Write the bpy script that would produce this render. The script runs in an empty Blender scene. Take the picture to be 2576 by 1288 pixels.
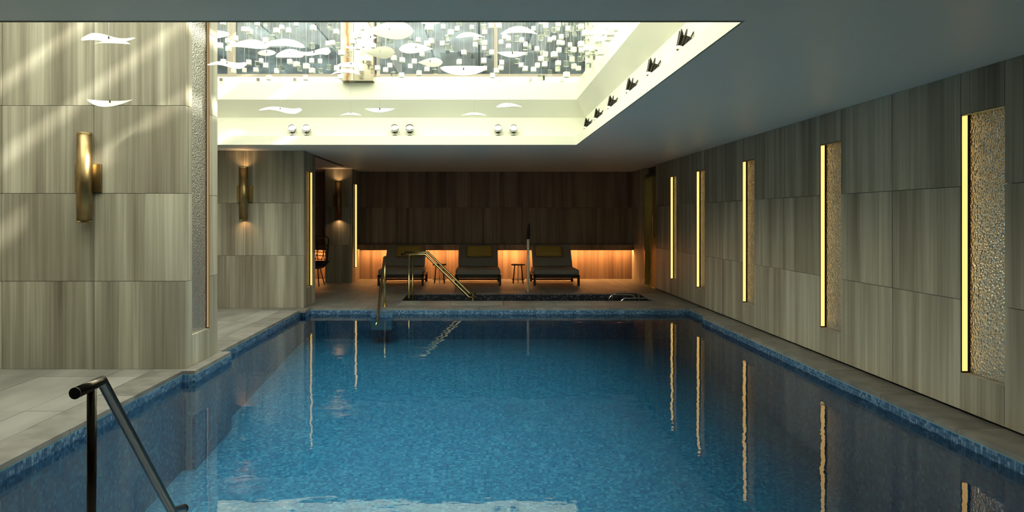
import bpy, bmesh, math, random
import numpy as np
from mathutils import Vector, Matrix
random.seed(7)
C = bpy.context.scene.collection
scene = bpy.context.scene
PI = math.pi

# ------------------------------------------------------------------ camera
F, VX, VY, H = 1800.0, 1205.0, 547.0, 1.45
cam_d = bpy.data.cameras.new('camera'); cam = bpy.data.objects.new('camera', cam_d); C.objects.link(cam)
cam.location = (0, 0, H); cam.rotation_euler = (PI/2, 0, 0)
cam_d.sensor_width = 36.0; cam_d.lens = 36.0*F/2576
cam_d.shift_x = (1288-VX)/2576; cam_d.shift_y = -(644-VY)/2576
cam_d.clip_start = .05; cam_d.clip_end = 200
scene.camera = cam
def P(px, py, Y): return Vector(((px-VX)*Y/F, Y, H-(py-VY)*Y/F))

# ------------------------------------------------------------------ world, sun, exposure
w = bpy.data.worlds.new('sky'); scene.world = w; w.use_nodes = True
bg = w.node_tree.nodes['Background']; bg.inputs[0].default_value = (.97, 1.0, .84, 1); bg.inputs[1].default_value = 4.6
def sun(name, d, strength, angle, col):
    l = bpy.data.lights.new(name, 'SUN'); l.energy = strength; l.angle = math.radians(angle); l.color = col
    o = bpy.data.objects.new(name, l); C.objects.link(o)
    o.rotation_euler = Vector(d).to_track_quat('-Z', 'Y').to_euler(); o.location = (6, 2, 9); return o
sun('sun_offscreen', (-1.33, .34, -1.0), 12.0, 2.0, (1, .95, .78))
pl = bpy.data.lights.new('skylight_opening_offscreen', 'AREA'); pl.shape = 'RECTANGLE'; pl.size = 6.7; pl.size_y = 6.9
pl.cycles.is_portal = True
po = bpy.data.objects.new('skylight_opening_offscreen', pl); C.objects.link(po); po.location = (-1.82, 7.2, 4.72)
vs = scene.view_settings
vs.view_transform = 'Standard'; vs.look = 'None'; vs.exposure = 0.65; vs.gamma = 1.0; vs.use_curve_mapping = False

# ------------------------------------------------------------------ materials
def new_mat(name):
    m = bpy.data.materials.new(name); m.use_nodes = True
    return m, m.node_tree, m.node_tree.nodes['Principled BSDF']
def plain(name, col, rough=.5, metal=0, spec=.5, **kw):
    m, t, b = new_mat(name)
    b.inputs['Base Color'].default_value = (*col, 1); b.inputs['Roughness'].default_value = rough
    b.inputs['Metallic'].default_value = metal; b.inputs['Specular IOR Level'].default_value = spec
    for k, v in kw.items(): b.inputs[k].default_value = v
    return m
def emit(name, col, s):
    m = bpy.data.materials.new(name); m.use_nodes = True; t = m.node_tree
    t.nodes.clear(); e = t.nodes.new('ShaderNodeEmission'); o = t.nodes.new('ShaderNodeOutputMaterial')
    e.inputs[0].default_value = (*col, 1); e.inputs[1].default_value = s
    t.links.new(e.outputs[0], o.inputs[0]); return m
def N(t, typ, **kw):
    n = t.nodes.new(typ)
    for k, v in kw.items(): setattr(n, k, v)
    return n
def ramp(t, stops):
    n = t.nodes.new('ShaderNodeValToRGB'); e = n.color_ramp.elements
    while len(e) > 1: e.remove(e[-1])
    e[0].position = stops[0][0]; e[0].color = (*stops[0][1], 1)
    for p, c in stops[1:]:
        x = e.new(p); x.color = (*c, 1)
    return n
def math_n(t, op, a, b=None):
    n = t.nodes.new('ShaderNodeMath'); n.operation = op
    for i, v in enumerate((a, b)):
        if v is None: continue
        if isinstance(v, (int, float)): n.inputs[i].default_value = v
        else: t.links.new(v, n.inputs[i])
    return n.outputs[0]

def stone(name, dark, mid, light, rough=.45, sp=.12):
    """vein-cut stone: vertical bands and fine striations, shifted for every slab"""
    m, t, b = new_mat(name); L = t.links.new
    geo = N(t, 'ShaderNodeNewGeometry'); inf = N(t, 'ShaderNodeObjectInfo')
    sep = N(t, 'ShaderNodeSeparateXYZ'); L(geo.outputs['Position'], sep.inputs[0])
    h = math_n(t, 'ADD', sep.outputs[0], sep.outputs[1])
    off = math_n(t, 'MULTIPLY', inf.outputs['Random'], 37.0)
    def noise(sh, sv, det, rgh):
        c = N(t, 'ShaderNodeCombineXYZ')
        L(math_n(t, 'MULTIPLY', math_n(t, 'ADD', h, off), sh), c.inputs[0])
        L(off, c.inputs[1]); L(math_n(t, 'MULTIPLY', sep.outputs[2], sv), c.inputs[2])
        n = N(t, 'ShaderNodeTexNoise'); n.inputs['Scale'].default_value = 1; n.inputs['Detail'].default_value = det
        n.inputs['Roughness'].default_value = rgh; L(c.outputs[0], n.inputs['Vector']); return n.outputs['Fac']
    a = noise(4.2, .22, 3, .55); f = noise(46, .5, 4, .65); g = noise(11, .3, 2, .5)
    v = math_n(t, 'ADD', math_n(t, 'MULTIPLY', a, .50), math_n(t, 'ADD', math_n(t, 'MULTIPLY', f, .26), math_n(t, 'MULTIPLY', g, .24)))
    v = math_n(t, 'ADD', v, math_n(t, 'MULTIPLY', math_n(t, 'SUBTRACT', inf.outputs['Random'], .5), .05))
    r = ramp(t, [(.5-sp, dark), (.5, mid), (.5+sp, light)]); L(v, r.inputs[0])
    L(r.outputs[0], b.inputs['Base Color'])
    b.inputs['Roughness'].default_value = rough; b.inputs['Specular IOR Level'].default_value = .35
    bu = N(t, 'ShaderNodeBump'); bu.inputs['Strength'].default_value = .25; bu.inputs['Distance'].default_value = .002
    L(f, bu.inputs['Height']); L(bu.outputs[0], b.inputs['Normal'])
    return m

def mottled(name, c1, c2, scale, rough, bump=.1, spec=.5, stretch=(1, 1, 1)):
    m, t, b = new_mat(name); L = t.links.new
    geo = N(t, 'ShaderNodeNewGeometry'); inf = N(t, 'ShaderNodeObjectInfo')
    mp = N(t, 'ShaderNodeVectorMath', operation='MULTIPLY'); mp.inputs[1].default_value = stretch
    L(geo.outputs['Position'], mp.inputs[0])
    n = N(t, 'ShaderNodeTexNoise'); n.inputs['Scale'].default_value = scale; n.inputs['Detail'].default_value = 5
    L(mp.outputs[0], n.inputs['Vector'])
    v = math_n(t, 'ADD', n.outputs['Fac'], math_n(t, 'MULTIPLY', math_n(t, 'SUBTRACT', inf.outputs['Random'], .5), .25))
    r = ramp(t, [(.3, c1), (.7, c2)]); L(v, r.inputs[0]); L(r.outputs[0], b.inputs['Base Color'])
    b.inputs['Roughness'].default_value = rough; b.inputs['Specular IOR Level'].default_value = spec
    if bump:
        bu = N(t, 'ShaderNodeBump'); bu.inputs['Strength'].default_value = bump; bu.inputs['Distance'].default_value = .003
        L(n.outputs['Fac'], bu.inputs['Height']); L(bu.outputs[0], b.inputs['Normal'])
    return m

def island_tiles(name, stops, rough):
    m, t, b = new_mat(name); L = t.links.new
    geo = N(t, 'ShaderNodeNewGeometry'); r = ramp(t, stops)
    L(geo.outputs['Random Per Island'], r.inputs[0]); L(r.outputs[0], b.inputs['Base Color'])
    b.inputs['Roughness'].default_value = rough
    return m

M = {}
M['stone'] = stone('vein_cut_stone', (.13, .11, .08), (.265, .245, .195), (.475, .455, .375), .45, .155)
M['stone_brown'] = stone('brown_stone', (.13, .085, .058), (.23, .16, .115), (.34, .255, .19), .5)
M['joint'] = plain('dark_joint', (.035, .032, .028), .9)
M['deck'] = mottled('deck_stone', (.135, .13, .12), (.25, .245, .225), 3.0, .48, .15, .4, (1, .35, 1))
M['coping'] = mottled('coping_stone', (.10, .095, .088), (.19, .18, .165), 6.0, .45, .15, .4)
M['ceiling'] = plain('ceiling_paint', (.76, .77, .73), .42, 0, .4)
M['white'] = plain('white_paint', (.73, .735, .615), .6)
M['louver'] = plain('louver_paint', (.72, .72, .66), .7)
M['porcelain'] = plain('white_porcelain', (.46, .46, .385), .4, 0, .5)
M['brass'] = mottled('aged_brass', (.24, .165, .075), (.34, .245, .12), 9, .36, 0); 
M['brass'].node_tree.nodes['Principled BSDF'].inputs['Metallic'].default_value = 1
M['polished_brass'] = plain('polished_brass', (.56, .45, .22), .20, 1)
M['mirror'] = plain('bronze_mirror', (.42, .38, .31), .06, 1)
M['bronze'] = plain('dark_bronze', (.075, .06, .045), .22, 1)
M['chrome'] = plain('chrome', (.72, .72, .72), .10, 1)
M['black'] = plain('black_metal', (.012, .011, .012), .45)
M['dark_body'] = plain('dark_lamp_body', (.05, .047, .04), .3, .6)
M['fabric'] = mottled('grey_fabric', (.22, .205, .19), (.29, .27, .25), 60, .9, .2)
M['pillow'] = mottled('ochre_fabric', (.40, .27, .06), (.50, .35, .09), 50, .85, .2)
M['seat_wood'] = plain('dark_seat_wood', (.03, .022, .018), .5)
M['pale_pole'] = plain('pale_pole', (.75, .68, .55), .4)
M['led'] = emit('warm_led', (1.0, .62, .18), 1.0)
M['led_dim'] = emit('dimmed_warm_led', (1.0, .66, .17), .78)
M['brass_lit'] = emit('painted_brass_glow', (1.0, .62, .28), .30)  # amber look of an unlit brass strip, put in as emission
M['shelf_led'] = emit('orange_led', (1.0, .43, .125), 62)
M['bulb'] = emit('warm_bulb', (1.0, .58, .26), 22)
M['lens'] = plain('pale_lens', (.80, .76, .58), .2)
M['wire'] = plain('steel_wire', (.45, .48, .46), .35, .3)
M['frosted'] = plain('frosted_acrylic', (.76, .78, .67), .3, 0, .5)
M['mullion'] = plain('bronze_mullion', (.30, .26, .21), .5)
M['room_reflections'] = mottled('painted_reflection_wall', (.035, .042, .048), (.16, .19, .21), 2.2, .8, 0, .3, (1, 1, 2.2))  # bluish blurs of sky reflected in the glazing, painted into the wall colour
M['grout'] = plain('pool_grout', (.10, .30, .42), .7)
M['mosaic'] = island_tiles('blue_mosaic', [(0, (.022, .135, .27)), (.45, (.035, .20, .36)), (.8, (.05, .26, .42)), (1, (.10, .36, .50))], .35)
M['mosaic_line'] = island_tiles('waterline_mosaic', [(0, (.022, .05, .115)), (.6, (.045, .10, .20)), (1, (.15, .23, .35))], .25)
M['mosaic_dark'] = island_tiles('dark_mosaic', [(0, (.012, .014, .022)), (.7, (.03, .034, .05)), (1, (.10, .11, .14))], .25)

def clear_mix(name, tint, gloss_rough, fres_ior=1.45, bump=None):
    m = bpy.data.materials.new(name); m.use_nodes = True; t = m.node_tree; t.nodes.clear(); L = t.links.new
    o = N(t, 'ShaderNodeOutputMaterial'); mx = N(t, 'ShaderNodeMixShader'); fr = N(t, 'ShaderNodeFresnel')
    tr = N(t, 'ShaderNodeBsdfTransparent'); gl = N(t, 'ShaderNodeBsdfGlossy')
    fr.inputs[0].default_value = fres_ior; tr.inputs[0].default_value = (*tint, 1)
    gl.inputs['Roughness'].default_value = gloss_rough
    L(fr.outputs[0], mx.inputs[0]); L(tr.outputs[0], mx.inputs[1]); L(gl.outputs[0], mx.inputs[2]); L(mx.outputs[0], o.inputs[0])
    if bump:
        nb = bump(t); L(nb, gl.inputs['Normal']); L(nb, fr.inputs['Normal'])
    return m
def ripples(t):
    L = t.links.new
    geo = N(t, 'ShaderNodeNewGeometry')
    mp = N(t, 'ShaderNodeVectorMath', operation='MULTIPLY'); mp.inputs[1].default_value = (1.0, 1.6, 1)
    L(geo.outputs['Position'], mp.inputs[0])
    n1 = N(t, 'ShaderNodeTexNoise'); n1.inputs['Scale'].default_value = 2.2; n1.inputs['Detail'].default_value = 2
    n2 = N(t, 'ShaderNodeTexNoise'); n2.inputs['Scale'].default_value = 11; n2.inputs['Detail'].default_value = 2
    L(mp.outputs[0], n1.inputs['Vector']); L(mp.outputs[0], n2.inputs['Vector'])
    v = math_n(t, 'ADD', n1.outputs['Fac'], math_n(t, 'MULTIPLY', n2.outputs['Fac'], .10))
    # two return jets by the right-hand edge stir the surface
    for jx, jy in ((2.84, 4.96), (2.88, 6.05)):
        d = N(t, 'ShaderNodeVectorMath', operation='DISTANCE'); d.inputs[1].default_value = (jx, jy, -.10)
        L(geo.outputs['Position'], d.inputs[0])
        s = math_n(t, 'SINE', math_n(t, 'MULTIPLY', d.outputs['Value'], 46.0))
        fall = math_n(t, 'POWER', 2.718, math_n(t, 'MULTIPLY', math_n(t, 'MULTIPLY', d.outputs['Value'], d.outputs['Value']), -9.0))
        ch = math_n(t, 'MULTIPLY', n2.outputs['Fac'], 1.6)
        v = math_n(t, 'ADD', v, math_n(t, 'MULTIPLY', math_n(t, 'ADD', math_n(t, 'MULTIPLY', s, .25), ch), math_n(t, 'MULTIPLY', fall, .45)))
    b = N(t, 'ShaderNodeBump'); b.inputs['Strength'].default_value = .5; b.inputs['Distance'].default_value = .0045
    L(v, b.inputs['Height']); return b.outputs[0]
M['water'] = clear_mix('pool_water', (.80, .95, 1.0), .0, 1.88, ripples)
M['pane'] = clear_mix('window_glass', (.80, .86, .88), .0, 1.5)
M['clear'] = clear_mix('clear_acrylic', (.90, .93, .88), .05, 1.75)

def wavy_glass():
    m, t, b = new_mat('hammered_glass'); L = t.links.new
    b.inputs['Base Color'].default_value = (.50, .50, .47, 1); b.inputs['Metallic'].default_value = .7
    b.inputs['Roughness'].default_value = .14
    geo = N(t, 'ShaderNodeNewGeometry'); v = N(t, 'ShaderNodeTexVoronoi'); v.feature = 'F1'
    v.inputs['Scale'].default_value = 56; L(geo.outputs['Position'], v.inputs['Vector'])
    bu = N(t, 'ShaderNodeBump'); bu.inputs['Strength'].default_value = .8; bu.inputs['Distance'].default_value = .010
    L(v.outputs['Distance'], bu.inputs['Height']); L(bu.outputs[0], b.inputs['Normal']); return m
M['wavy'] = wavy_glass()

def etched_brass():
    m, t, b = new_mat('etched_brass'); L = t.links.new
    geo = N(t, 'ShaderNodeNewGeometry'); wv = N(t, 'ShaderNodeTexWave'); wv.wave_type = 'BANDS'; wv.bands_direction = 'Y'
    wv.inputs['Scale'].default_value = 5; wv.inputs['Distortion'].default_value = 9; wv.inputs['Detail'].default_value = 3
    L(geo.outputs['Position'], wv.inputs['Vector'])
    r = ramp(t, [(.3, (.16, .11, .03)), (.7, (.50, .40, .15))]); L(wv.outputs['Fac'], r.inputs[0])
    L(r.outputs[0], b.inputs['Base Color']); b.inputs['Metallic'].default_value = .7; b.inputs['Roughness'].default_value = .38
    return m
M['etched'] = etched_brass()
def marble():
    m, t, b = new_mat('veined_marble'); L = t.links.new
    geo = N(t, 'ShaderNodeNewGeometry'); sep = N(t, 'ShaderNodeSeparateXYZ'); L(geo.outputs['Position'], sep.inputs[0])
    n = N(t, 'ShaderNodeTexNoise'); n.inputs['Scale'].default_value = 5; n.inputs['Detail'].default_value = 6; L(geo.outputs['Position'], n.inputs['Vector'])
    d = math_n(t, 'ABSOLUTE', math_n(t, 'ADD', math_n(t, 'ADD', sep.outputs[0], 1.905), math_n(t, 'MULTIPLY', math_n(t, 'SUBTRACT', n.outputs['Fac'], .5), .10)))
    r = ramp(t, [(.0, (.25, .12, .04)), (.012, (.30, .16, .06)), (.03, (.38, .31, .21)), (.07, (.46, .44, .35))]); L(d, r.inputs[0])
    L(r.outputs[0], b.inputs['Base Color']); b.inputs['Roughness'].default_value = .25; return m
M['marble'] = marble()

# ------------------------------------------------------------------ mesh helpers
def mesh_obj(name, verts, faces, mat, parent=None, smooth=False):
    me = bpy.data.meshes.new(name); me.from_pydata([tuple(v) for v in verts], [], faces); me.update()
    if mat: me.materials.append(M[mat])
    if smooth:
        for p in me.polygons: p.use_smooth = True
    o = bpy.data.objects.new(name, me); C.objects.link(o)
    if parent: o.parent = parent
    return o
def tag(o, label=None, cat=None, group=None, kind=None):
    if label: o['label'] = label
    if cat: o['category'] = cat
    if group: o['group'] = group
    if kind: o['kind'] = kind
    return o
def empty(name, loc=(0, 0, 0), rz=0):
    o = bpy.data.objects.new(name, None); C.objects.link(o); o.location = loc; o.rotation_euler = (0, 0, rz)
    o.empty_display_size = .1; return o
def thing(name, label, cat, loc=(0, 0, 0), rz=0, group=None):
    return tag(empty(name, loc, rz), label, cat, group)
def copy_tree(o, parent=None):
    c = o.copy(); C.objects.link(c); c.parent = parent
    for ch in list(o.children): copy_tree(ch, c)
    return c
def box_data(x0, x1, y0, y1, z0, z1):
    v = [(x, y, z) for z in (z0, z1) for y in (y0, y1) for x in (x0, x1)]
    f = [(0, 2, 3, 1), (4, 5, 7, 6), (0, 1, 5, 4), (2, 6, 7, 3), (0, 4, 6, 2), (1, 3, 7, 5)]
    return v, f
def box(name, x0, x1, y0, y1, z0, z1, mat, parent=None, bevel=0):
    if not bevel:
        return mesh_obj(name, *box_data(x0, x1, y0, y1, z0, z1), mat, parent)
    bm = bmesh.new(); v, f = box_data(x0, x1, y0, y1, z0, z1)
    vs_ = [bm.verts.new(p) for p in v]
    for q in f: bm.faces.new([vs_[i] for i in q])
    bmesh.ops.bevel(bm, geom=bm.edges[:], offset=bevel, segments=3, affect='EDGES', profile=.6)
    me = bpy.data.meshes.new(name); bm.to_mesh(me); bm.free()
    for p in me.polygons: p.use_smooth = True
    me.materials.append(M[mat]); o = bpy.data.objects.new(name, me); C.objects.link(o)
    if parent: o.parent = parent
    return o
def boxes(name, rects, mat, parent=None):
    V, Fc = [], []
    for r in rects:
        v, f = box_data(*r); n = len(V); V += v; Fc += [tuple(i+n for i in q) for q in f]
    return mesh_obj(name, V, Fc, mat, parent)
def sweep(name, pts, rad, mat, parent=None, seg=14, caps=True, scale_y=1):
    """round bar along a polyline with mitred corners"""
    pts = [Vector(p) for p in pts]; n = len(pts)
    rads = rad if isinstance(rad, (list, tuple)) else [rad]*n
    V, Fc = [], []; up = None
    for i, p in enumerate(pts):
        if i == 0: t = (pts[1]-p).normalized(); mit = 1
        elif i == n-1: t = (p-pts[i-1]).normalized(); mit = 1
        else:
            a = (p-pts[i-1]).normalized(); b = (pts[i+1]-p).normalized(); t = (a+b).normalized(); mit = 1
        if up is None:
            up = Vector((0, 0, 1)) if abs(t.z) < .9 else Vector((1, 0, 0))
        s = t.cross(up).normalized(); up2 = s.cross(t).normalized(); up = up2
        for k in range(seg):
            a_ = 2*PI*k/seg
            V.append(p + s*math.cos(a_)*rads[i] + up2*math.sin(a_)*rads[i])
    for i in range(n-1):
        for k in range(seg):
            k2 = (k+1) % seg
            Fc.append((i*seg+k, i*seg+k2, (i+1)*seg+k2, (i+1)*seg+k))
    if caps:
        Fc.append(tuple(reversed(range(seg)))); Fc.append(tuple((n-1)*seg+k for k in range(seg)))
    o = mesh_obj(name, V, Fc, mat, parent, False)
    for pl_ in o.data.polygons:
        if len(pl_.vertices) == 4: pl_.use_smooth = True
    return o
def lathe(name, prof, mat, parent=None, seg=24, mtx=None):
    V, Fc = [], []
    for r, z in prof:
        for k in range(seg):
            a = 2*PI*k/seg; p = Vector((r*math.cos(a), r*math.sin(a), z)); V.append(mtx @ p if mtx else p)
    for i in range(len(prof)-1):
        for k in range(seg):
            k2 = (k+1) % seg; Fc.append((i*seg+k, i*seg+k2, (i+1)*seg+k2, (i+1)*seg+k))
    o = mesh_obj(name, V, Fc, mat, parent)
    me = o.data
    bm = bmesh.new(); bm.from_mesh(me); bmesh.ops.remove_doubles(bm, verts=bm.verts, dist=1e-5); bm.to_mesh(me); bm.free()
    for p in me.polygons: p.use_smooth = True
    return o
def round_path(pts, r, k=5):
    """replace inner corners of a polyline by arcs"""
    pts = [Vector(p) for p in pts]; out = [pts[0]]
    for i in range(1, len(pts)-1):
        a, b, c = pts[i-1], pts[i], pts[i+1]
        u = (a-b).normalized(); v = (c-b).normalized(); rr = min(r, (a-b).length*.45, (c-b).length*.45)
        p0, p1 = b+u*rr, b+v*rr
        for j in range(k+1):
            s = j/k; out.append((1-s)**2*p0 + 2*s*(1-s)*b + s*s*p1)
    out.append(pts[-1]); return out
G = .0022   # half a joint

# ================================================================== STRUCTURE
CEIL = 2.52
XR, XL, YB, YN = 3.58, -5.2, 16.75, -1.6
FOOT = .022                               # open gap under the niche wall
COURSE = [0, .84, 1.68, CEIL]
# ---- floor
fl = boxes('floor', [(XL-.1, -2.82, YN, 11.45, -.30, -.032), (-2.82, 3.9, YN, 2.95, -.30, -.032), (3.40, 3.9, 2.95, 11.45, -.30, -.032),
                     (XL-.1, 3.9, 11.47, 12.43, -.30, -.032), (XL-.1, -1.37, 12.43, 13.62, -.30, -.032),
                     (3.07, 3.9, 12.43, 13.62, -.30, -.032), (XL-.1, 3.9, 13.62, 17.2, -.30, -.032)], 'joint')
tag(fl, 'stone paved pool deck', kind='structure')
def slabs(xs, ys, mat, skip=lambda x0, x1, y0, y1: False, name='floor_slab', z1=0):
    for x0, x1 in zip(xs[:-1], xs[1:]):
        for y0, y1 in zip(ys[:-1], ys[1:]):
            if skip(x0, x1, y0, y1): continue
            box(name, x0+G, x1-G, y0+G, y1-G, -.034, z1+random.uniform(-.0006, .0006), mat, fl)
def steps(a, b, n): return [a+(b-a)*i/n for i in range(n+1)]
slabs([XL, -4.6, -4.0, -3.4, -3.1], steps(-1.6, 11.15, 11), 'deck')
slabs([-3.1, -2.8], steps(-1.6, 6.76, 9), 'coping', name='coping_stone')
slabs([-3.1, -2.68], [6.76, 7.74], 'coping', name='coping_stone')
slabs([-3.1, -2.8], steps(7.74, 11.15, 4), 'coping', name='coping_stone')
slabs(steps(-2.8, 3.28, 7), [-1.6, -.4, .8, 2.0, 2.65], 'deck')
slabs(steps(-2.8, 3.28, 7), [2.65, 2.95], 'coping', name='coping_stone')
slabs([3.28, XR+.04], steps(-1.6, 10.5, 13), 'coping', name='coping_stone')
slabs([3.36, XR+.04], [10.5, 11.45], 'coping', name='coping_stone')
slabs([XL, -4.3, -3.4, -2.7], [11.15, 11.45], 'coping', name='coping_stone')
slabs([XL, -4.3, -3.4, -2.7] + steps(-1.8, 2.7, 5) + [XR+.16], [11.45, 11.78], 'coping', name='coping_stone')
sx = [XL, -4.3, -3.4, -2.25, -1.35, -.47, .41, 1.29, 2.17, 3.05, XR+.16]
slabs(sx, [11.78, 12.45, 13.6, 14.3, 15.1, 15.9, 16.95], 'deck', lambda x0, x1, y0, y1: x0 >= -1.36 and x1 <= 3.06 and abs(y0-12.45) < .01)
# ---- swimming pool basin
outline = [(-2.80, 2.95), (3.28, 2.95), (3.28, 10.5), (3.36, 10.5), (3.36, 11.45), (-2.70, 11.45), (-2.70, 11.26), (-2.80, 11.26),
           (-2.80, 7.74), (-2.68, 7.74), (-2.68, 6.76), (-2.80, 6.76)]
ZW, ZF = -.10, -1.30
def zfl(y): return ZF+.80*(y-2.95)/8.5   # the floor rises to the shallow far end
pool = tag(empty('floor_pool_basin', (0, 7, ZF)), 'blue mosaic swimming pool basin', kind='structure')
def basin(name, ol, zt, zb, mat, parent, off, slope=False):
    n = len(ol); V = [(x, y, zt) for x, y in ol]+[(x, y, zb if not slope else zfl(y)) for x, y in ol]
    Fc = [(i, n+i, n+(i+1) % n, (i+1) % n) for i in range(n)]+[tuple(range(n, 2*n))]
    o = mesh_obj(name, V, Fc, mat, parent); o.location = -Vector(off); return o
PO = (0, 7, ZF)
basin('basin', outline, -.034, ZF, 'grout', pool, PO, True)
def quad_tiles(name, quads, mat, parent, off):
    q = np.array(quads, dtype=np.float32)           # n,4,3
    n = len(q); me = bpy.data.meshes.new(name)
    me.vertices.add(4*n); me.vertices.foreach_set('co', q.reshape(-1))
    me.loops.add(4*n); me.loops.foreach_set('vertex_index', np.arange(4*n, dtype=np.int32))
    me.polygons.add(n); me.polygons.foreach_set('loop_start', np.arange(0, 4*n, 4, dtype=np.int32))
    me.polygons.foreach_set('loop_total', np.full(n, 4, dtype=np.int32)); me.update(calc_edges=True); me.validate()
    me.materials.append(M[mat]); o = bpy.data.objects.new(name, me); C.objects.link(o); o.parent = parent; o.location = -Vector(off)
    o['kind'] = 'stuff'; return o
def floor_tiles(x0, x1, y0, y1, z, s, g):
    nx, ny = int((x1-x0)/s), int((y1-y0)/s); i, j = np.meshgrid(np.arange(nx), np.arange(ny), indexing='ij')
    X = x0+i.ravel()*s; Y = y0+j.ravel()*s; a = g/2; b = s-g/2; Z = np.full_like(X, z)
    return np.stack([np.stack([X+a, Y+a, Z], 1), np.stack([X+b, Y+a, Z], 1), np.stack([X+b, Y+b, Z], 1), np.stack([X+a, Y+b, Z], 1)], 1)
def wall_tiles(ol, zt, zb, s, g, inset=.003):
    out = []; n = len(ol)
    for k in range(n):
        p, q = np.array(ol[k]), np.array(ol[(k+1) % n]); d = q-p; Ln = np.hypot(*d)
        if Ln < s: continue
        d = d/Ln; nrm = np.array([-d[1], d[0]]); m = int(Ln/s); r = int((zt-zb)/s)
        i, j = np.meshgrid(np.arange(m), np.arange(r), indexing='ij'); u = i.ravel()*(Ln/m); v = zt-j.ravel()*s
        def pt(du, dv):
            uu = u+du; return np.stack([p[0]+d[0]*uu+nrm[0]*inset, p[1]+d[1]*uu+nrm[1]*inset, v-dv], 1)
        a = g/2; b = s-g/2
        out.append(np.stack([pt(a, a), pt(a, b), pt(b, b), pt(b, a)], 1))
    return np.concatenate(out)
pool_floor = floor_tiles(-2.79, 3.27, 2.97, 11.43, 0, .0275, .003)
pool_floor[:, :, 2] = ZF+.80*(pool_floor[:, :, 1]-2.95)/8.5+.003
quad_tiles('floor_mosaic', pool_floor, 'mosaic', pool, PO)
quad_tiles('wall_mosaic', wall_tiles(outline, -.176, ZF, .030, .0035), 'mosaic', pool, PO)
quad_tiles('waterline_mosaic', wall_tiles(outline, -.036, -.17, .0265, .003, .004), 'mosaic_line', pool, PO)
o = box('step', -1.68, -1.36, 11.12, 11.45, -.30, -.045, 'grout', pool); o.location = -Vector(PO)
quad_tiles('step_mosaic', np.concatenate([floor_tiles(-1.68, -1.36, 11.12, 11.45, -.043, .0265, .003), wall_tiles([(-1.36, 11.12), (-1.68, 11.12)], -.046, -.17, .0265, .003, .004)]), 'mosaic_line', pool, PO)
wtr = mesh_obj('pool_water', [(x, y, ZW) for x, y in outline], [tuple(range(len(outline)))], 'water')
tag(wtr, 'clear blue water filling the swimming pool', 'water', kind='stuff')
# ---- spa in the back deck
spa_ol = [(-1.35, 12.45), (3.05, 12.45), (3.05, 13.6), (-1.35, 13.6)]
spa = tag(empty('floor_spa_basin', (.85, 13, -.75)), 'sunken spa basin lined with dark mosaic', kind='structure'); SO = (.85, 13, -.75)
basin('basin', spa_ol, -.034, -.75, 'joint', spa, SO)
quad_tiles('wall_mosaic', wall_tiles(spa_ol, -.012, -.74, .03, .003, .004), 'mosaic_dark', spa, SO)
quad_tiles('floor_mosaic', floor_tiles(-1.34, 3.04, 12.46, 13.59, -.747, .03, .003), 'mosaic_dark', spa, SO)
tag(mesh_obj('spa_water', [(x, y, -.115) for x, y in spa_ol], [(0, 1, 2, 3)], 'water'), 'dark still water filling the sunken spa pool', 'water', kind='stuff')

# ---- walls
def wall(name, x0, x1, y0, y1, z0, z1, label=None, mat='joint'):
    return tag(box(name, x0, x1, y0, y1, z0, z1, mat), label, kind='structure')
T = .11                                   # panel thickness
def panels(parent, axis, face, sgn, cols, courses, mat, t=T, name='wall_panel'):
    """slabs on a wall; axis 'x': wall runs along x with its face at y=face; sgn: +1 if the slab body lies at larger values"""
    for a, b in zip(cols[:-1], cols[1:]):
        for z0, z1 in zip(courses[:-1], courses[1:]):
            lo, hi = (face, face+t) if sgn > 0 else (face-t, face)
            j = random.uniform(-.0012, .0012)
            if axis == 'x': box(name, a+G, b-G, lo+j, hi+j, z0+G, z1-G, mat, parent)
            else: box(name, lo+j, hi+j, a+G, b-G, z0+G, z1-G, mat, parent)
NZ0, NZ1 = .30, 2.21
niches_r = [(4.874, 5.317), (7.08, 7.51), (9.30, 9.725), (11.35, 11.78), (12.97, 13.38)]
wr = wall('wall_right', XR+T-.005, 4.0, YN, 14.45, -.03, 2.7, 'grey vein-cut stone wall with tall lit niches')
cuts = [YN] + [v for n in niches_r for v in n] + [14.50]
for i in range(0, len(cuts), 2):
    a, b = cuts[i], cuts[i+1]; n = max(1, round((b-a)/.9))
    if i == 0: panels(wr, 'y', XR, 1, [YN, -.6, .3, 1.2, 2.1, 3.0, 3.95, b], [FOOT]+COURSE[1:], 'stone')
    else: panels(wr, 'y', XR, 1, steps(a, b, n), [FOOT]+COURSE[1:], 'stone')
for a, b in niches_r:
    panels(wr, 'y', XR, 1, [a, b], [FOOT, NZ0], 'stone', name='niche_sill'); panels(wr, 'y', XR, 1, [a, b], [NZ1, CEIL], 'stone')
wr2 = wall('wall_right_end', XR+T-.005, 4.0, 15.54, 17.2, -.03, 2.7, 'stone return wall beyond the brass door')
panels(wr2, 'y', XR, 1, [15.50, 16.1, 16.78], COURSE, 'stone')
wall('wall_door_head', XR+T+.0, 4.0, 14.45, 15.54, 2.40, 2.7, 'dark recess above the brass door')

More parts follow.
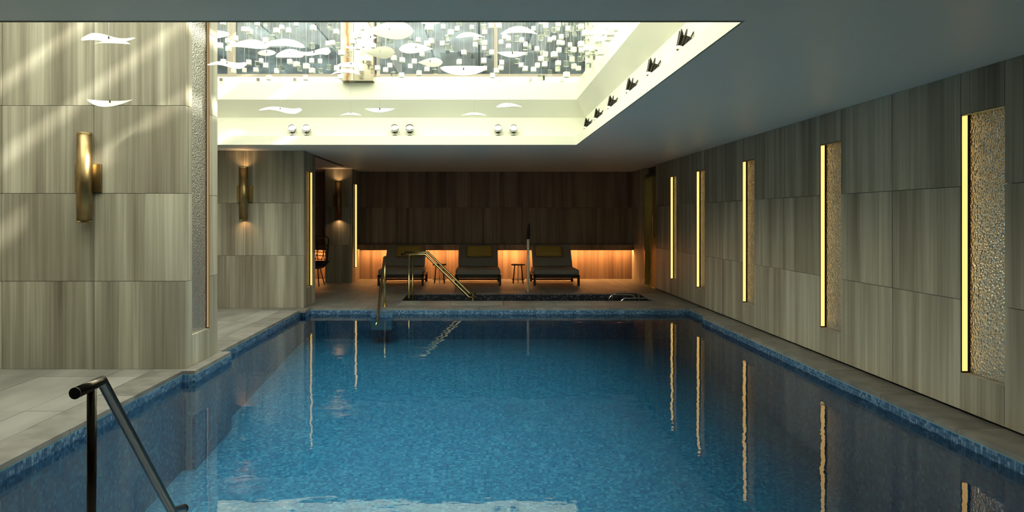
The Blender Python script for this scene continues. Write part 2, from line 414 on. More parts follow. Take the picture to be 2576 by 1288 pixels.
wb = wall('wall_back', XL-.1, 4.0, 16.95, 17.2, -.03, 2.7, 'brown stone end wall above a lit ledge')
bx = [XL, -4.3, -3.4, -2.52, -1.64, -.76, .12, 1.0, 1.88, 2.76, XR+.08]
panels(wb, 'x', YB, 1, bx, [.83, 1.68, CEIL], 'stone_brown', t=.205)
panels(wb, 'x', 16.86, 1, steps(XL, XR+.08, 20), [0, .70], 'stone_brown', t=.095, name='lower_panel')
sh = box('ledge', XL, XR+.08, 16.52, 16.955, .71, .828, 'stone_brown', wb, .006)
wl = wall('wall_left', XL-.25, XL-.04, YN, 17.2, -.03, 5.4, 'stone clad side wall of the pool hall')
panels(wl, 'y', XL, -1, steps(YN, 17.0, 20), COURSE+[3.36, 4.20, 4.70], 'stone', t=.06)
wall('wall_near', XL-.25, 4.0, YN-.2, YN, -.03, 2.7, 'plain stone wall at the near end of the pool hall', 'stone')

# piers: core, cladding, niche in the flank
def pier(name, label, y0, y1, x0, ztop, front_cols, courses, mat, flank_mat, ny0, ny1, nz1):
    p = wall(name, x0, -2.80-T+.004, y0+.05, y1-.02, 0, ztop, label)
    panels(p, 'x', y0, 1, front_cols, courses, mat, t=.055)
    x1 = -2.80
    fy0 = y0+.057
    for a, b in zip(courses[:-1], courses[1:]):
        box('wall_panel', x1-T, x1, fy0, ny0-G, a+G, b-G, flank_mat, p)
        box('wall_panel', x1-T, x1, ny1+G, y1, a+G, b-G, flank_mat, p)
    box('niche_sill', x1-T, x1, ny0+G, ny1-G, G, NZ0, flank_mat, p)
    if nz1 < ztop-.05: box('wall_panel', x1-T, x1, ny0+G, ny1-G, nz1, ztop-G, flank_mat, p)
    box('wall_panel', x0, x1-T, y1-.02, y1, 0, ztop, mat, p)
    return p
C2 = COURSE+[3.36, 4.20, 4.70]
pier('wall_pier_skylit', 'tall stone pier rising into the skylight', 6.84, 7.66, XL, 4.70, [XL, -4.56, -3.68, -2.80], C2, 'stone', 'stone', 6.985, 7.43, 4.70)
pier('wall_pier_middle', 'stone pier by the far pool corner', 11.45, 12.23, XL, CEIL, [XL, -4.6, -3.73, -2.80], COURSE, 'stone', 'stone', 11.60, 12.03, NZ1)
pier('wall_pier_far', 'narrow stone pier against the back wall', 15.80, 16.75, -3.40, CEIL, [-3.40, -2.80], COURSE, 'stone', 'stone', 15.99, 16.42, NZ1)

# ---- ceiling with the skylight opening
OX, OY0, OY1 = 1.43, 3.91, 10.50
tag(boxes('ceiling', [(XL-.2, 4.0, YN-.1, OY0-.02, CEIL, 2.64), (XL-.2, 4.0, OY1+.02, 17.2, CEIL, 2.64), (OX+.02, 4.0, OY0-.02, OY1+.02, CEIL, 2.64)], 'ceiling'),
    'smooth blue grey ceiling around the skylight', kind='structure')
tag(box('trim_1', -2.86, -2.81, 12.24, 14.9, CEIL-.012, CEIL+.01, 'black'), 'dark slot in the ceiling', kind='structure')
prof = [(0, CEIL-.004), (0, 2.65), (.15, 2.65), (.15, 2.935), (.0, 3.18), (.0, 3.43), (.15, 3.43), (.15, 3.55)]
def well(name, fn, label, top=None):
    pr = prof+([(.15, top)] if top else [])
    V = []; 
    for d, z in pr:
        a, b = fn(d); V += [(*a, z), (*b, z)]
    Fc = [(2*i, 2*i+1, 2*i+3, 2*i+2) for i in range(len(pr)-1)]
    return tag(mesh_obj(name, V, Fc, 'white'), label, kind='structure')
wf = well('wall_skylight_far', lambda d: ((XL, OY1+d), (OX+d, OY1+d)), 'white stepped cove at the far side of the skylight')
well('wall_skylight_right', lambda d: ((OX+d, OY1+d), (OX+d, OY0-d)), 'white stepped cove above the niche wall side of the skylight', 4.75)
well('wall_skylight_near', lambda d: ((OX+d, OY0-d), (XL, OY0-d)), 'white stepped cove at the near side of the skylight', 4.75)
# curb segments, panes, mullions, clips
YG = OY1+.15
win = empty('window_1', (0, YG, 3.55)); tag(win, 'glazed screen behind the hanging cubes', kind='structure')
for i, (a, b) in enumerate(((XL, -3.68), (-3.68, -1.77), (-1.77, .25), (.25, 1.58))):
    o = box('pane', a+.03, b-.03, YG+.02, YG+.032, 3.56, 4.72, 'pane', win); o.location = (0, -YG, -3.55)
for x, wd in ((-3.68, .06), (.25, .028), (-1.5, .02)):
    o = box('mullion', x-wd, x+wd, YG-.01, YG+.06, 3.55, 4.72, 'mullion', win); o.location = (0, -YG, -3.55)
o = box('bottom_rail', XL, 1.58, YG-.005, YG+.05, 3.55, 3.585, 'mullion', win); o.location = (0, -YG, -3.55)
for px in (558, 651, 743, 1258, 1333, 1413):
    c = P(px, 201, YG)
    o = box('glass_clip', c.x-.022, c.x+.022, YG-.035, YG-.001, c.z-.022, c.z+.022, 'chrome', win); o.location = (0, -YG, -3.55)
tag(boxes('wall_behind_glass', [(XL, 2.2, 13.0, 13.1, 2.66, 6.4), (XL, 2.2, YG+.1, 13.0, 2.66, 2.9), (2.1, 2.2, YG+.1, 13.1, 2.66, 6.4)], 'room_reflections'), 'dark room behind the glazed screen, sky reflections painted on its wall', kind='structure')
col = thing('stone_column', 'marble faced column with a brown vein beside a mirror strip, before the glazing', 'column', (-1.77, 10.42, 3.43))
def sub(o, root): o.location = o.location-root.location; return o
sub(box('marble_face', -2.0, -1.82, 10.36, YG-.003, 3.435, 4.72, 'marble', col), col)
sub(box('mirror_face', -1.818, -1.535, 10.385, YG-.003, 3.435, 4.72, 'mirror', col), col)
# unseen roof frame; louvre blades added to cut the sun into streaks
rf = tag(boxes('ceiling_skylight_frame', [(XL-.2, 1.75, 3.5, 3.78, 4.72, 5.5), (XL-.2, 1.75, 10.66, 10.9, 4.72, 5.5), (1.58, 1.75, 3.5, 10.9, 4.72, 5.5)], 'louver'), 'white skylight frame with unseen louvre blades added for sun streaks', kind='structure')
for i in range(7):
    x = -4.75+.95*i; box('added_sun_louver', x-.02, x+.02, 3.78, 10.66, 4.80, 5.36, 'louver', rf)

# ---- brass door
dr = empty('door_1', (XR+.1, 15.0, 0)); tag(dr, 'etched brass door recessed into the stone wall', kind='structure')
for nm, a in (('door_leaf', (XR+.10, XR+.14, 14.5, 15.46, .01, 2.33, 'etched')), ('jamb', (XR+.0, XR+.14, 15.46, 15.50, 0, 2.36, 'polished_brass')),
              ('jamb', (XR+.02, XR+.14, 14.5, 14.53, 0, 2.36, 'polished_brass')), ('head', (XR+.02, XR+.14, 14.5, 15.5, 2.33, 2.37, 'bronze')),
              ('threshold', (XR+.0, XR+.14, 14.5, 15.5, 0, .012, 'polished_brass'))):
    sub(box(nm, *a[:6], a[6], dr), dr)
h_ = sweep('door_handle', round_path([(XR+.10, 14.95, 1.05), (XR+.05, 14.95, 1.05), (XR+.05, 14.95, 1.5), (XR+.10, 14.95, 1.5)], .02), .011, 'polished_brass', dr); sub(h_, dr)
box('recess_shade_panel', XR+.10, XR+.14, 14.5, 15.5, 2.37, CEIL, 'black', dr).location = -dr.location  # black panel stands in for the shade of the header recess

# ================================================================== OBJECTS
# ---- niche lights
def niche(xface, sgn, y0, y1, z1, label, group, dep=.062, strip='led'):
    """hammered glass in a shallow recess, brass far jamb with a light strip"""
    d = dep*sgn; n = thing('niche_light', label, 'niche light', (xface+d/2, (y0+y1)/2, NZ0), 0, group)
    def b(nm, xa, xb, *r): return sub(box(nm, min(xa, xb), max(xa, xb), *r, n), n)
    b('glass_panel', xface+d, xface+d+.012*sgn, y0+G, y1-G, NZ0, z1, 'wavy')
    b('jamb', xface+.002*sgn, xface+d, y1-.010, y1-G, NZ0, z1, 'bronze')
    b('light_strip', xface+.003*sgn, xface+d*.66, y1-.014, y1-.010, NZ0+.012, z1-.010, strip)
    b('head_trim', xface+.002*sgn, xface+d, y0+G, y1-.012, z1-.010, z1-.001, 'polished_brass')
    return n
nl = ['hammered glass niche light farthest from the brass door in the grey wall', 'hammered glass niche light fourth from the brass door in the grey wall',
      'middle one of the five niche lights in the grey stone wall', 'niche light second from the brass door in the grey wall', 'niche light next to the brass door in the grey wall']
for (a, b), l, st in zip(niches_r, nl, ('led',)*5): niche(XR, 1, a, b, NZ1, l, 'niche lights in the grey wall', .062, st)
niche(-2.80, -1, 6.985, 7.43, 4.70, 'very tall hammered glass niche with painted glow in the pale flank of the skylit pier', 'niche lights in the piers', .032, 'brass_lit')
niche(-2.80, -1, 11.60, 12.03, NZ1, 'narrow niche light in the flank of the pier by the far pool corner', 'niche lights in the piers', .05, 'led_dim')
niche(-2.80, -1, 15.99, 16.42, NZ1, 'glowing niche light in the pier against the brown back wall', 'niche lights in the piers')
# ---- ledge LED
led = thing('ledge_light', 'warm orange light strip under the ledge of the brown back wall', 'light strip', (0, 16.6, .70))
sub(box('diffuser', -2.76, XR+.0, 16.62, 16.66, .695, .712, 'shelf_led', led), led)
sub(box('channel', -2.76, XR+.0, 16.60, 16.62, .69, .712, 'black', led), led)
led2 = thing('ledge_light', 'orange light strip under the ledge behind the woven chair', 'light strip', (-4.3, 16.6, .70))
sub(box('diffuser', -5.1, -3.45, 16.62, 16.66, .695, .712, 'shelf_led', led2), led2)
sub(box('channel', -5.1, -3.45, 16.60, 16.62, .69, .712, 'black', led2), led2)

# ---- brass tube wall lights
def sconce(x, yw, label, on=True):
    s = thing('wall_sconce', label, 'wall light', (x, yw, 1.40), 0, 'brass tube wall lights')
    r, h, yc = .068, .85, -.085
    tb = lathe('tube', [(r, 0), (r, h), (r-.004, h), (r-.004, h-.05), (r-.004, .05), (r-.004, 0), (r, 0)], 'brass', s, 32, Matrix.Translation((0, yc, 0)))
    for nm, z, fl_ in (('bulb', h-.05, 1), ('bulb', .05, -1)):
        lathe(nm, [(0, z), (r-.005, z)], 'bulb' if on else 'lens', tb, 24, Matrix.Translation((0, yc, 0)))
    box('back_plate', -.125, .125, -.03, -.002, .29, .56, 'brass', s, .004)
    box('bracket', -.03, .03, yc+r-.01, -.012, .36, .49, 'brass', s)
    for z in (.012, h-.012):
        lathe('collar', [(r+.0015, z-.006), (r+.0015, z+.006)], 'polished_brass', tb, 32, Matrix.Translation((0, yc, 0)))
sconce(-3.725, 6.84, 'large brass tube wall light on the sunlit stone pier', False)
sconce(-3.74, 11.45, 'brass tube wall light on the stone pier by the far pool corner')
sconce(-3.09, 15.80, 'slim brass tube wall light on the narrow pier by the back wall')

# ---- hand rails
def rail(label, pts, posts, mat, r=.0215, rp=.0175, group=None, feet=0):
    c = Vector(posts[0][0]); c.z = posts[0][1]
    t = thing('handrail', label, 'handrail', c, 0, group)
    sub(sweep('rail', pts, r, mat, t, 18), t)
    for p, zb in posts:
        sub(sweep('post', [p, (p[0], p[1], zb)], rp, mat, t, 16), t)
        sub(lathe('floor_flange', [(0, zb+.012), (rp*2.2, zb+.012), (rp*2.3, zb), (0, zb)], mat, t, 20, Matrix.Translation((p[0], p[1], 0))), t)
    for p, q in ((pts[0], pts[1]), (pts[-1], pts[-2])):
        d = (Vector(p)-Vector(q)).normalized(); e = Vector(p)
        sub(sweep('end_cap', [e-d*.004, e+d*.003], r*1.03, 'black' if mat == 'bronze' else mat, t, 18), t)
    return t
rail('dark bronze pool handrail at the near end with one post on the deck', [(-1.505, 2.665, .795), (-1.50, 2.845, .80), (-1.50, 3.50, .01), (-1.50, 3.64, -.03)], [((-1.502, 2.775, .79), 0.0)], 'bronze')
rail('brass pool handrail at the far end coming down over the tiled edge', [(-1.53, 11.72, .80), (-1.53, 11.58, .80), (-1.53, 10.75, -.12), (-1.53, 10.60, -.16)], [((-1.53, 11.62, .80), 0.0)], 'polished_brass')
for Y, l in ((12.72, 'brass spa handrail on the pool side of the spa steps'), (13.42, 'brass spa handrail on the lounger side of the spa steps')):
    rail(l, [(-1.40, Y, .795), (-.96, Y, .795), (-.18, Y, .03), (-.06, Y, .03)], [((-1.245, Y, .79), -.0 if Y < 12.4 else -.74), ((-.11, Y, .03), -.74)], 'polished_brass', .0225, .0195, 'brass handrails of the spa')

# ---- chrome grab bars in the spa
for (x0, x1, Y, z, l) in ((2.50, 3.0, 13.40, .030, 'chrome grab bar in the spa farthest from the pool'), (2.38, 2.86, 13.10, .03, 'chrome grab bar in the middle of the spa corner'), (2.50, 3.02, 12.62, .02, 'chrome grab bar in the spa along the pool side')):
    t = thing('grab_bar', l, 'grab bar', (x0, Y, -.74), 0, 'chrome grab bars of the spa')
    sub(sweep('bar', round_path([(x0, Y, -.74), (x0, Y, -.03), (x0+.06, Y, z), (x1-.05, Y, z), (x1, Y, z-.05), (x1, Y, -.74)], .04), .016, 'chrome', t, 12), t)
    for xx in (x0, x1):
        sub(lathe('flange', [(0, -.735), (.035, -.735), (.035, -.744)], 'chrome', t, 16, Matrix.Translation((xx, Y, 0))), t)
# ---- spa water spout
sp = thing('water_spout', 'slim pale spout column with a dark head behind the spa', 'water spout', (.95, 13.85, 0))
lathe('base', [(0, .02), (.05, .02), (.055, 0), (0, 0)], 'chrome', sp, 20)
sweep('column', [(0, 0, .01), (0, 0, 1.05)], .024, 'pale_pole', sp, 16)
sweep('collar', [(0, 0, 1.03), (0, 0, 1.07)], .032, 'black', sp, 16)
sweep('head', [(.002, 0, 1.05), (.006, -.01, 1.14), (.010, -.04, 1.25), (.012, -.10, 1.31), (.012, -.18, 1.325)], [.030, .033, .026, .020, .016], 'black', sp, 16)

# ---- loungers, pillows, stools
def lounger(x, label):
    y0 = 15.12
    t = thing('sun_lounger', label, 'sun lounger', (x, y0, 0), 0, 'grey sun loungers before the back wall')
    hw, Ln = .465, 1.22
    for sx_ in (-1, 1):
        for yy in (.03, Ln-.12):
            box('leg', sx_*hw-.025, sx_*hw+.025, yy, yy+.05, 0, .23, 'black', t)
        box('side_rail', sx_*hw-.024, sx_*hw+.024, .03, Ln+.05, .185, .235, 'black', t)
    box('front_rail', -hw, hw, .031, .079, .165, .238, 'black', t); box('rear_rail', -hw, hw, Ln-.12, Ln-.07, .18, .236, 'black', t)
    box('stretcher', -hw, hw, Ln-.115, Ln-.075, .03, .065, 'black', t)
    box('seat_cushion', -hw-.01, hw+.01, .0, Ln-.2, .236, .345, 'fabric', t, .035)
    b = box('back_cushion', -hw+.02, hw-.02, 0, .65, 0, .11, 'fabric', t, .035)
    b.location = (0, Ln-.30, .30); b.rotation_euler = (math.radians(46), 0, 0)
    for sx_ in (-1, 1):
        sweep('back_strut', [(sx_*(hw-.06), Ln-.02, .22), (sx_*(hw-.06), Ln+.12, .60)], .012, 'black', t, 8)
def pillow(x, dx, rz, label):
    W_, Hh, D = .60, .30, .13; V, Fc = [], []; n = 10
    for s in (1, -1):
        for i in range(n+1):
            for j in range(n+1):
                u, v = 2*i/n-1, 2*j/n-1
                e = max(0, (1-u**4)*(1-v**4))**.45
                V.append((u*W_/2*(1-.05*(1-abs(v))*0), s*D/2*e, v*Hh/2))
    m = (n+1)**2
    for s in (0, 1):
        for i in range(n):
            for j in range(n):
                a = s*m+i*(n+1)+j; q = (a, a+n+1, a+n+2, a+1); Fc.append(q if s else q[::-1])
    o = mesh_obj('pillow', V, Fc, 'pillow', None, True)
    bm = bmesh.new(); bm.from_mesh(o.data); bmesh.ops.remove_doubles(bm, verts=bm.verts, dist=1e-4); bm.to_mesh(o.data); bm.free()
    o.location = (x+dx, 16.175, .685); o.rotation_euler = (math.radians(-42), math.radians(rz), 0)
    tag(o, label, 'pillow', 'ochre pillows on the loungers')
for x, lab, dx, rz, pl_ in ((-1.66, 'grey lounger beside the glowing niche pier', .08, 0, 'ochre pillow on the lounger beside the niche pier'),
                            (-.02, 'grey lounger between the two small stools', .03, -1, 'ochre pillow on the lounger between the stools'),
                            (1.645, 'grey lounger beside the spout column, towards the brass door', -.06, 1, 'ochre pillow on the lounger towards the brass door')):
    lounger(x, lab); pillow(x, dx, rz, pl_)
def stool(x, label):
    t = thing('stool', label, 'stool', (x, 15.75, 0), 0, 'small dark stools between the loungers')
    lathe('top', [(0, .425), (.15, .425), (.155, .415), (.15, .40), (0, .40)], 'seat_wood', t, 28)
    for k in range(4):
        a = PI/4+k*PI/2
        sweep('leg', [(math.cos(a)*.105, math.sin(a)*.105, .40), (math.cos(a)*.155, math.sin(a)*.155, 0)], .0085, 'black', t, 8)
    lathe('ring', [(.143+.007*math.cos(q*PI/4), .085+.007*math.sin(q*PI/4)) for q in range(9)], 'black', t, 28)
    sweep('centre_post', [(0, 0, .40), (0, 0, 0)], .009, 'pale_pole', t, 8)
stool(-.87, 'small dark stool beside the spa handrails'); stool(.86, 'small dark stool beside the spout column')

# ---- woven chair in the corridor
ch = thing('woven_chair', 'black metal chair with a woven lattice back behind the pier', 'chair', (-3.60, 15.30, 0))
fr_ = round_path([(.20, .05, .40), (.325, .12, .52), (.335, .24, .98), (.30, .25, 1.03), (-.30, .25, 1.03), (-.335, .24, .98), (-.325, .12, .52), (-.20, .05, .40)], .05)
sweep('back_frame', fr_, .016, 'black', ch, 10)
V, Fc = [], []
for z, wd, y in ((.40, .20, -.30), (.40, .22, .05), (.52, .325, .12)):
    V += [(-wd-.05, y, z), (wd+.05, y, z), (wd+.05, y, z-.03), (-wd-.05, y, z-.03)]
for i in (0, 4): Fc += [(i, i+1, i+5, i+4), (i+1, i+2, i+6, i+5), (i+2, i+3, i+7, i+6), (i+3, i, i+4, i+7)]
Fc += [(3, 2, 1, 0), (8, 9, 10, 11)]
mesh_obj('seat', V, Fc, 'black', ch)
for k in range(9):
    u = -.28+.07*k; sweep('lattice_strand', [(u*.95, .12, .52), (u+.05*(1 if k % 2 else -1), .18, .75), (u, .22, .86)], .009, 'black', ch, 6)
for k in range(5):
    z = .54+.075*k; y = .12+(z-.52)*.26; sweep('lattice_strand', [(-.325, y, z), (0, y+.015, z+.02), (.325, y, z)], .009, 'black', ch, 6)
for sx_ in (-1, 1):
    sweep('leg', [(sx_*.20, .0, .38), (sx_*.27, .12, 0)], .011, 'black', ch, 8); sweep('leg', [(sx_*.20, -.22, .38), (sx_*.25, -.32, 0)], .011, 'black', ch, 8)

# ---- uplights on the far cove ledge
def uplight(x, label, tilt):
    t = thing('spotlight', label, 'spotlight', (x, 10.56, 2.65), 0, 'chrome globe spotlights on the far cove ledge')
    lathe('base', [(0, .012), (.036, .012), (.038, 0), (0, 0)], 'dark_body', t, 20)
    sweep('stem', [(0, 0, .01), (0, 0, .045)], .010, 'chrome', t, 10)
    mt = Matrix.Translation((0, 0, .105)) @ Matrix.Rotation(math.radians(tilt), 4, 'X')
    hd = lathe('head', [(0, -.066), (.025, -.060), (.046, -.042), (.060, -.012), (.064, .018), (.060, .040), (.054, .042), (.050, .030)], 'dark_body', t, 28, mt)
    lathe('rim', [(.0645, .014), (.066, .030), (.061, .044), (.053, .044)], 'chrome', hd, 28, mt)
    lathe('lens', [(0, .040), (.030, .038), (.0535, .030)], 'lens', hd, 24, mt)
    for s in (-1, 1): sweep('yoke_arm', [(s*.012, 0, .04), (s*.068, 0, .055), (s*.068, 0, .10)], .005, 'chrome', t, 8)
ul = [(735, 62, 'globe spotlight on the far cove ledge, outer one of the pair near the pier'), (771, 62, 'globe spotlight on the far cove ledge, inner one of the pair near the pier'),
      (993, 55, 'globe spotlight on the far cove ledge, warm lens of the middle pair'), (1031, 50, 'globe spotlight on the far cove ledge, pale lens of the middle pair'),
      (1253, 58, 'globe spotlight on the far cove ledge, pale pair near the corner, inner one'), (1292, 60, 'globe spotlight on the far cove ledge, pale pair near the corner, outer one')]
for px, tl, l in ul: uplight((px-VX)*10.56/F, l, tl)
# ---- finned uplights on the right cove ledge
def finned(y, label):
    t = thing('finned_spotlight', label, 'spotlight', (1.50, y, 2.65), 0, 'finned spotlights on the side cove ledge')
    mt = Matrix.Translation((0, 0, .02)) @ Matrix.Rotation(math.radians(24), 4, 'Y')
    lathe('base', [(0, .03), (.040, .03), (.042, 0), (0, 0)], 'dark_body', t, 20)
    lathe('collar', [(0, .045), (.046, .045), (.046, .022), (.036, .018)], 'white', t, 20, mt)
    lathe('core', [(0, .05), (.030, .05), (.044, .13), (.0, .14)], 'dark_body', t, 16, mt)
    for k in range(9):
        a = 2*PI*k/9; c, s = math.cos(a), math.sin(a)
        V = []
        for r, z in ((.034, .045), (.050, .045), (.078, .165), (.046, .14)):
            for e in (-.005, .005): V.append(mt @ Vector((r*c-e*s, r*s+e*c, z)))
        mesh_obj('fin', V, [(0, 2, 4, 6), (7, 5, 3, 1), (0, 1, 3, 2), (2, 3, 5, 4), (4, 5, 7, 6), (6, 7, 1, 0)], 'dark_body', t)
fl_lab = ['nearest the open corner of the cove', 'second from the open corner of the cove', 'third from the open corner of the cove', 'third from the far corner of the cove', 'second from the far corner of the cove', 'closest to the far corner of the cove']
for px, l in zip((1718, 1640, 1586, 1538, 1503, 1477), fl_lab): finned(1.52*F/(px-VX), 'dark finned spotlight on the side ledge, '+l)

# ---- hanging cubes
cubes = [(647,59),(668,63),(709,69),(696,77),(726,77),(614,74),(622,75),(628,80),(593,97),(603,105),(586,110),(573,103),(554,115),(685,95),(668,102),(633,97),(575,123),
(657,153),(647,160),(668,165),(588,179),(615,177),(644,176),(696,179),(708,171),(746,162),(754,172),(729,155),(626,157),(745,61),(561,57),(562,155),(677,196),
(788,70),(829,68),(846,80),(827,110),(837,108),(850,113),(847,121),(859,133),(785,115),(784,153),(805,154),(771,167),(785,178),(807,178),(827,169),(847,172),(857,193),(888,105),(891,112),(911,113),
(900,119),(879,136),(920,154),(910,174),(951,111),(939,115),(950,171),(891,92),(910,70),(904,90),(769,196),
(1074,70),(1083,70),(1115,68),(1134,82),(1126,95),(981,103),(1031,105),(1052,101),(1075,110),(1085,103),(1125,118),(1136,123),(991,146),(1012,151),(1042,155),(1032,167),(970,176),(981,165),(991,187),(1010,189),
(1074,174),(1095,180),(1062,136),(1150,73),(1155,156),(1054,184),(1113,110),(1187,69),(1218,69),(1219,81),(1236,65),(1209,104),(1219,108),(1218,121),(1237,132),(1227,132),(1167,132),(1197,96),(1196,113),
(1217,153),(1219,172),(1239,190),(1249,178),(1260,170),(1262,158),(1260,106),(1279,97),(1301,97),(1313,101),(1322,112),(1332,116),(1351,123),(1279,116),(1321,131),(1301,154),(1311,164),(1321,173),(1342,175),
(1352,164),(1322,69),(1342,72),(1255,65),(1155,57),(1270,93),(1362,56),(1373,65),(1404,61),(1422,58),(1447,64),(1462,67),(1403,72),(1428,72),(1436,72),(1454,70),(1425,87),(1445,85),(1361,88),(1360,95),
(1383,100),(1394,96),(1375,83),(1412,93),(1406,107),(1434,113),(1462,111),(1414,108),(1425,126),(1443,125),(1435,133),(1406,126),(1463,126),(1372,136),(1394,137),(1373,147),(1365,134),(1361,148),(1370,162),
(1404,159),(1424,160),(1403,174),(1383,182),(1444,167),(1455,172),(1425,188),(1460,148),(1439,149),(1475,105),(1473,61),(1485,71),(1486,83),(1473,83),(1506,111),(1531,66),(1547,71),(1521,82),(1536,82),(1529,96),
(1502,102),(1476,121),(1491,124),(1481,153),(1488,144),(1468,136),(1480,165),(1499,133),(1512,131),(1394,75),(1475,146),(1362,196)]
ZT = 4.74
cm = bpy.data.meshes.new('cube_body')
bm = bmesh.new(); bmesh.ops.create_cube(bm, size=1.0); bmesh.ops.bevel(bm, geom=bm.edges[:], offset=.05, segments=1, affect='EDGES'); bm.to_mesh(cm); bm.free()
cmats = {'frosted': cm, 'clear': cm.copy()}
for k, m_ in cmats.items(): m_.materials.append(M[k])
wm = bpy.data.meshes.new('wire'); V = [(math.cos(a)*.0013, math.sin(a)*.0013, z) for z in (0, 1) for a in (0, 2*PI/3, 4*PI/3)]
wm.from_pydata(V, [], [(0, 1, 4, 3), (1, 2, 5, 4), (2, 0, 3, 5)]); wm.materials.append(M['wire'])
rng = random.Random(3); placed = []
zones = ((600, 'between the skylit pier and the bronze mullion'), (760, 'behind the cluster of leaves by the bronze mullion'), (864, 'between the leaf cluster and the marble column'), (952, 'before the marble column'), (1110, 'around the teardrop leaves'), (1245, 'between the teardrop leaves and the pale mullion'), (1345, 'between the pale mullion and the dense cube cluster'), (1472, 'in the dense cluster near the glazing corner'), (1700, 'before the white side wall of the skylight'))
for px, py in cubes:
    ymax = 10.1 if px < 1440 else min(10.1, 1.36*F/(px-VX))
    s = rng.uniform(.056, .068)
    for tr_ in range(80):
        c = P(px, py, ymax-rng.uniform(0, 1.3 if px < 1440 else .8))
        if all(abs(c.x-q.x) > .075 or abs(c.y-q.y) > .075 for q in placed): break
    placed.append(c)
    clear = rng.random() < (.28 if px < 1340 else .42)
    t = bpy.data.objects.new('hanging_cube', cmats['clear' if clear else 'frosted']); C.objects.link(t)
    t.location = c; t.scale = (s, s, s); t.rotation_euler = (0, 0, rng.uniform(-.35, .35))
    zn = [q for q in zones if px < q[0]][0][1]
    kd = 'clear' if clear else 'frosted white'
    tag(t, 'small %s cube hanging %s' % (kd, zn), 'acrylic cube', 'hanging %s cubes %s' % (kd, zn))
    wv_ = bpy.data.objects.new('wire', wm); C.objects.link(wv_); wv_.parent = t; wv_.scale = (1/s, 1/s, (ZT-c.z)/s)

# ---- porcelain leaves of the mobile
def leaf(x0, x1, yc, hpx, Y, shape, bend, flip, label, cup=.0, ratio=.42, twist=0):
    c = P((x0+x1)/2, yc, Y); Ln = (x1-x0)*Y/F; hm = hpx*Y/F; W_ = Ln*ratio
    e = math.atan2(c.z-H, Y); need = max(.02, hm-abs(bend)*Ln*.8)
    tau = math.asin(min(.97, need/W_))+e
    n, m = 18, 8; V, Fc = [], []
    for sgn in (1, -1):
        for i in range(n+1):
            s = i/n
            if shape == 'tear': wd = (math.sin(PI*min(1, s**1.55)))**.62 if 0 < s < 1 else 0
            elif shape == 'boat': wd = math.sin(PI*s)**.85
            elif shape == 'oval': wd = math.sin(PI*s)**.5
            else: wd = (.35+.65*s**1.3)*min(1, (1-s)*9)**.5*min(1, s*9)**.6
            for j in range(m+1):
                v = (2*j/m-1)
                u = (s-.5)*Ln*flip
                lat = v*W_/2*wd
                zb = bend*Ln*((1-(2*s-1)**2)-.6) if shape != 's' else bend*Ln*math.sin(2*PI*(s-.05))*.7
                zb += cup*W_*(v*v)*wd
                th = sgn*.006*max(.15, wd)*(1-v*v*.8)
                ta = tau+twist*(s-.5)
                y = lat*math.cos(ta)-th*math.sin(ta); z = lat*math.sin(ta)+th*math.cos(ta)
                V.append((u, -y if False else y, z+zb))
    q = (n+1)*(m+1)
    for k in (0, 1):
        for i in range(n):
            for j in range(m):
                a = k*q+i*(m+1)+j; f = (a, a+m+1, a+m+2, a+1); Fc.append(f if k == 0 else f[::-1])
    o = mesh_obj('hanging_leaf', V, Fc, 'porcelain', None, True)
    bm = bmesh.new(); bm.from_mesh(o.data); bmesh.ops.remove_doubles(bm, verts=bm.verts, dist=1e-5); bmesh.ops.recalc_face_normals(bm, faces=bm.faces); bm.to_mesh(o.data); bm.free()
    o.location = c; tag(o, label, 'mobile leaf', 'white porcelain leaves of the mobile')
    ww = bpy.data.objects.new('wire', wm); C.objects.link(ww); ww.parent = o; ww.scale = (1, 1, ZT-c.z)
    hook = sweep('hook', [(0, 0, -.004), (0, 0, .02)], .006, 'dark_body', o, 6)
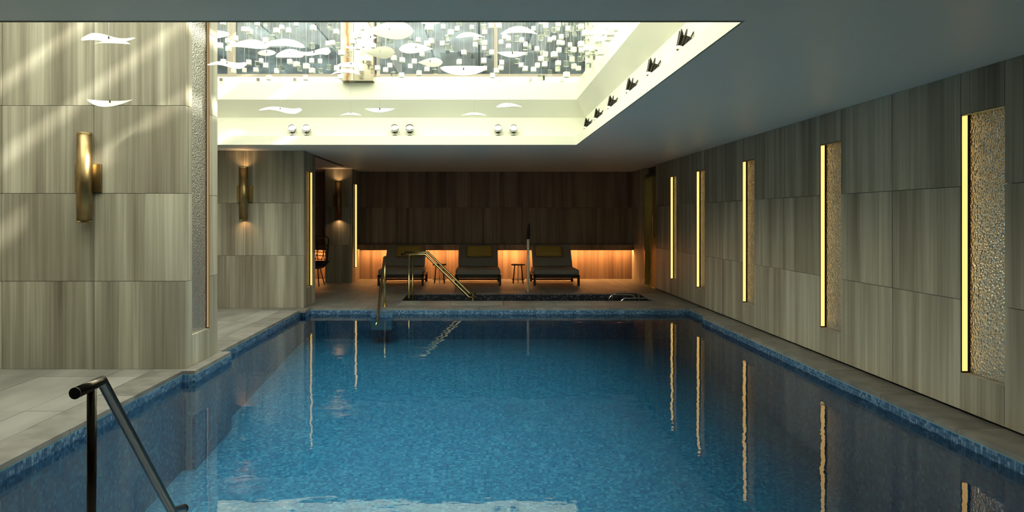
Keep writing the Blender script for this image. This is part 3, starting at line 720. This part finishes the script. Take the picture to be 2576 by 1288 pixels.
leaves = [
 (205, 342, 97, 26, 6.0, 's', -.05, -1, 'white twisted leaf hanging before the sunlit pier, above the boat shaped one'),
 (235, 328, 107, 14, 6.45, 'boat', .07, 1, 'thin arched leaf just under the twisted leaf before the sunlit pier'),
 (218, 335, 257, 24, 5.6, 'boat', -.10, 1, 'white boat shaped leaf hanging low before the sunlit pier'),
 (478, 578, 87, 21, 8.2, 'oval', .0, 1, 'rounded leaf half hidden behind the edge of the skylit pier'),
 (521, 621, 162, 22, 6.6, 's', .05, 1, 'long wavy leaf overlapping the edge of the skylit pier'),
 (566, 675, 114, 30, 7.6, 'tear', .10, 1, 'arched leaf with a pointed tip beside the bronze mullion'),
 (650, 768, 112, 28, 7.2, 'oval', .11, 1, 'broad arched leaf, largest of the cluster by the pier'),
 (648, 694, 133, 15, 7.5, 'oval', .0, 1, 'short rounded leaf tucked under the broad arched leaf'),
 (693, 764, 137, 27, 7.0, 'oval', .10, 1, 'domed cap shaped leaf under the broad arched leaf'),
 (748, 832, 132, 24, 7.3, 's', -.06, 1, 'wavy leaf with a round end beside the domed leaf'),
 (866, 914, 117, 16, 7.8, 's', -.08, 1, 'thin wavy leaf before the marble column, topmost there'),
 (918, 1041, 77, 47, 7.2, 'tear', .02, 1, 'largest teardrop leaf with a hollow face beside the marble column'),
 (916, 948, 95, 11, 7.6, 'boat', -.08, 1, 'small boat shaped leaf under the tip of the largest teardrop'),
 (918, 994, 132, 34, 7.0, 'tear', .0, 1, 'hollow teardrop leaf under the largest teardrop'),
 (1003, 1090, 122, 27, 7.1, 'tear', .02, -1, 'teardrop leaf with its tip pointing away from the marble column'),
 (1050, 1114, 157, 23, 7.4, 'tear', .0, 1, 'small hollow teardrop leaf above the long boat shaped leaf'),
 (1050, 1116, 55, 16, 7.8, 'boat', -.09, 1, 'boat shaped leaf half cut off by the ceiling edge'),
 (1107, 1225, 175, 29, 6.8, 'oval', -.06, 1, 'long boat shaped leaf hanging just above the white sill'),
 (1146, 1220, 90, 18, 7.3, 'tear', .10, -1, 'slim arched leaf between the teardrops and the pale mullion'),
 (1258, 1352, 79, 26, 7.2, 'boat', .13, 1, 'wide arched leaf between the pale mullion and the glazing corner'),
 (1250, 1328, 135, 19, 6.7, 'boat', -.07, 1, 'slender boat shaped leaf under the wide arched leaf by the pale mullion'),
 (849, 917, 163, 13, 7.4, 'oval', .0, 1, 'flat narrow leaf before the marble column'),
 (831, 908, 182, 19, 7.1, 'boat', .14, 1, 'thin bow shaped leaf before the foot of the marble column'),
 (893, 938, 148, 19, 7.7, 'boat', .15, 1, 'thin curved leaf before the mirror strip of the column'),
 (650, 760, 276, 20, 7.4, 's', .05, 1, 'long wavy leaf hanging low before the cove, above the first spotlights'),
 (917, 994, 276, 14, 7.4, 'boat', -.06, 1, 'boat shaped leaf hanging low before the cove, above the middle spotlights'),
 (854, 910, 288, 9, 7.6, 'boat', .08, 1, 'very thin bow shaped leaf hanging low before the cove'),
 (1160, 1225, 288, 10, 7.8, 'boat', .08, 1, 'thin arched leaf hanging low before the cove near its sunlit part'),
 (1248, 1315, 266, 14, 7.6, 'tear', .08, -1, 'arched leaf hanging low before the cove near the corner')]
for a in leaves: leaf(*a)
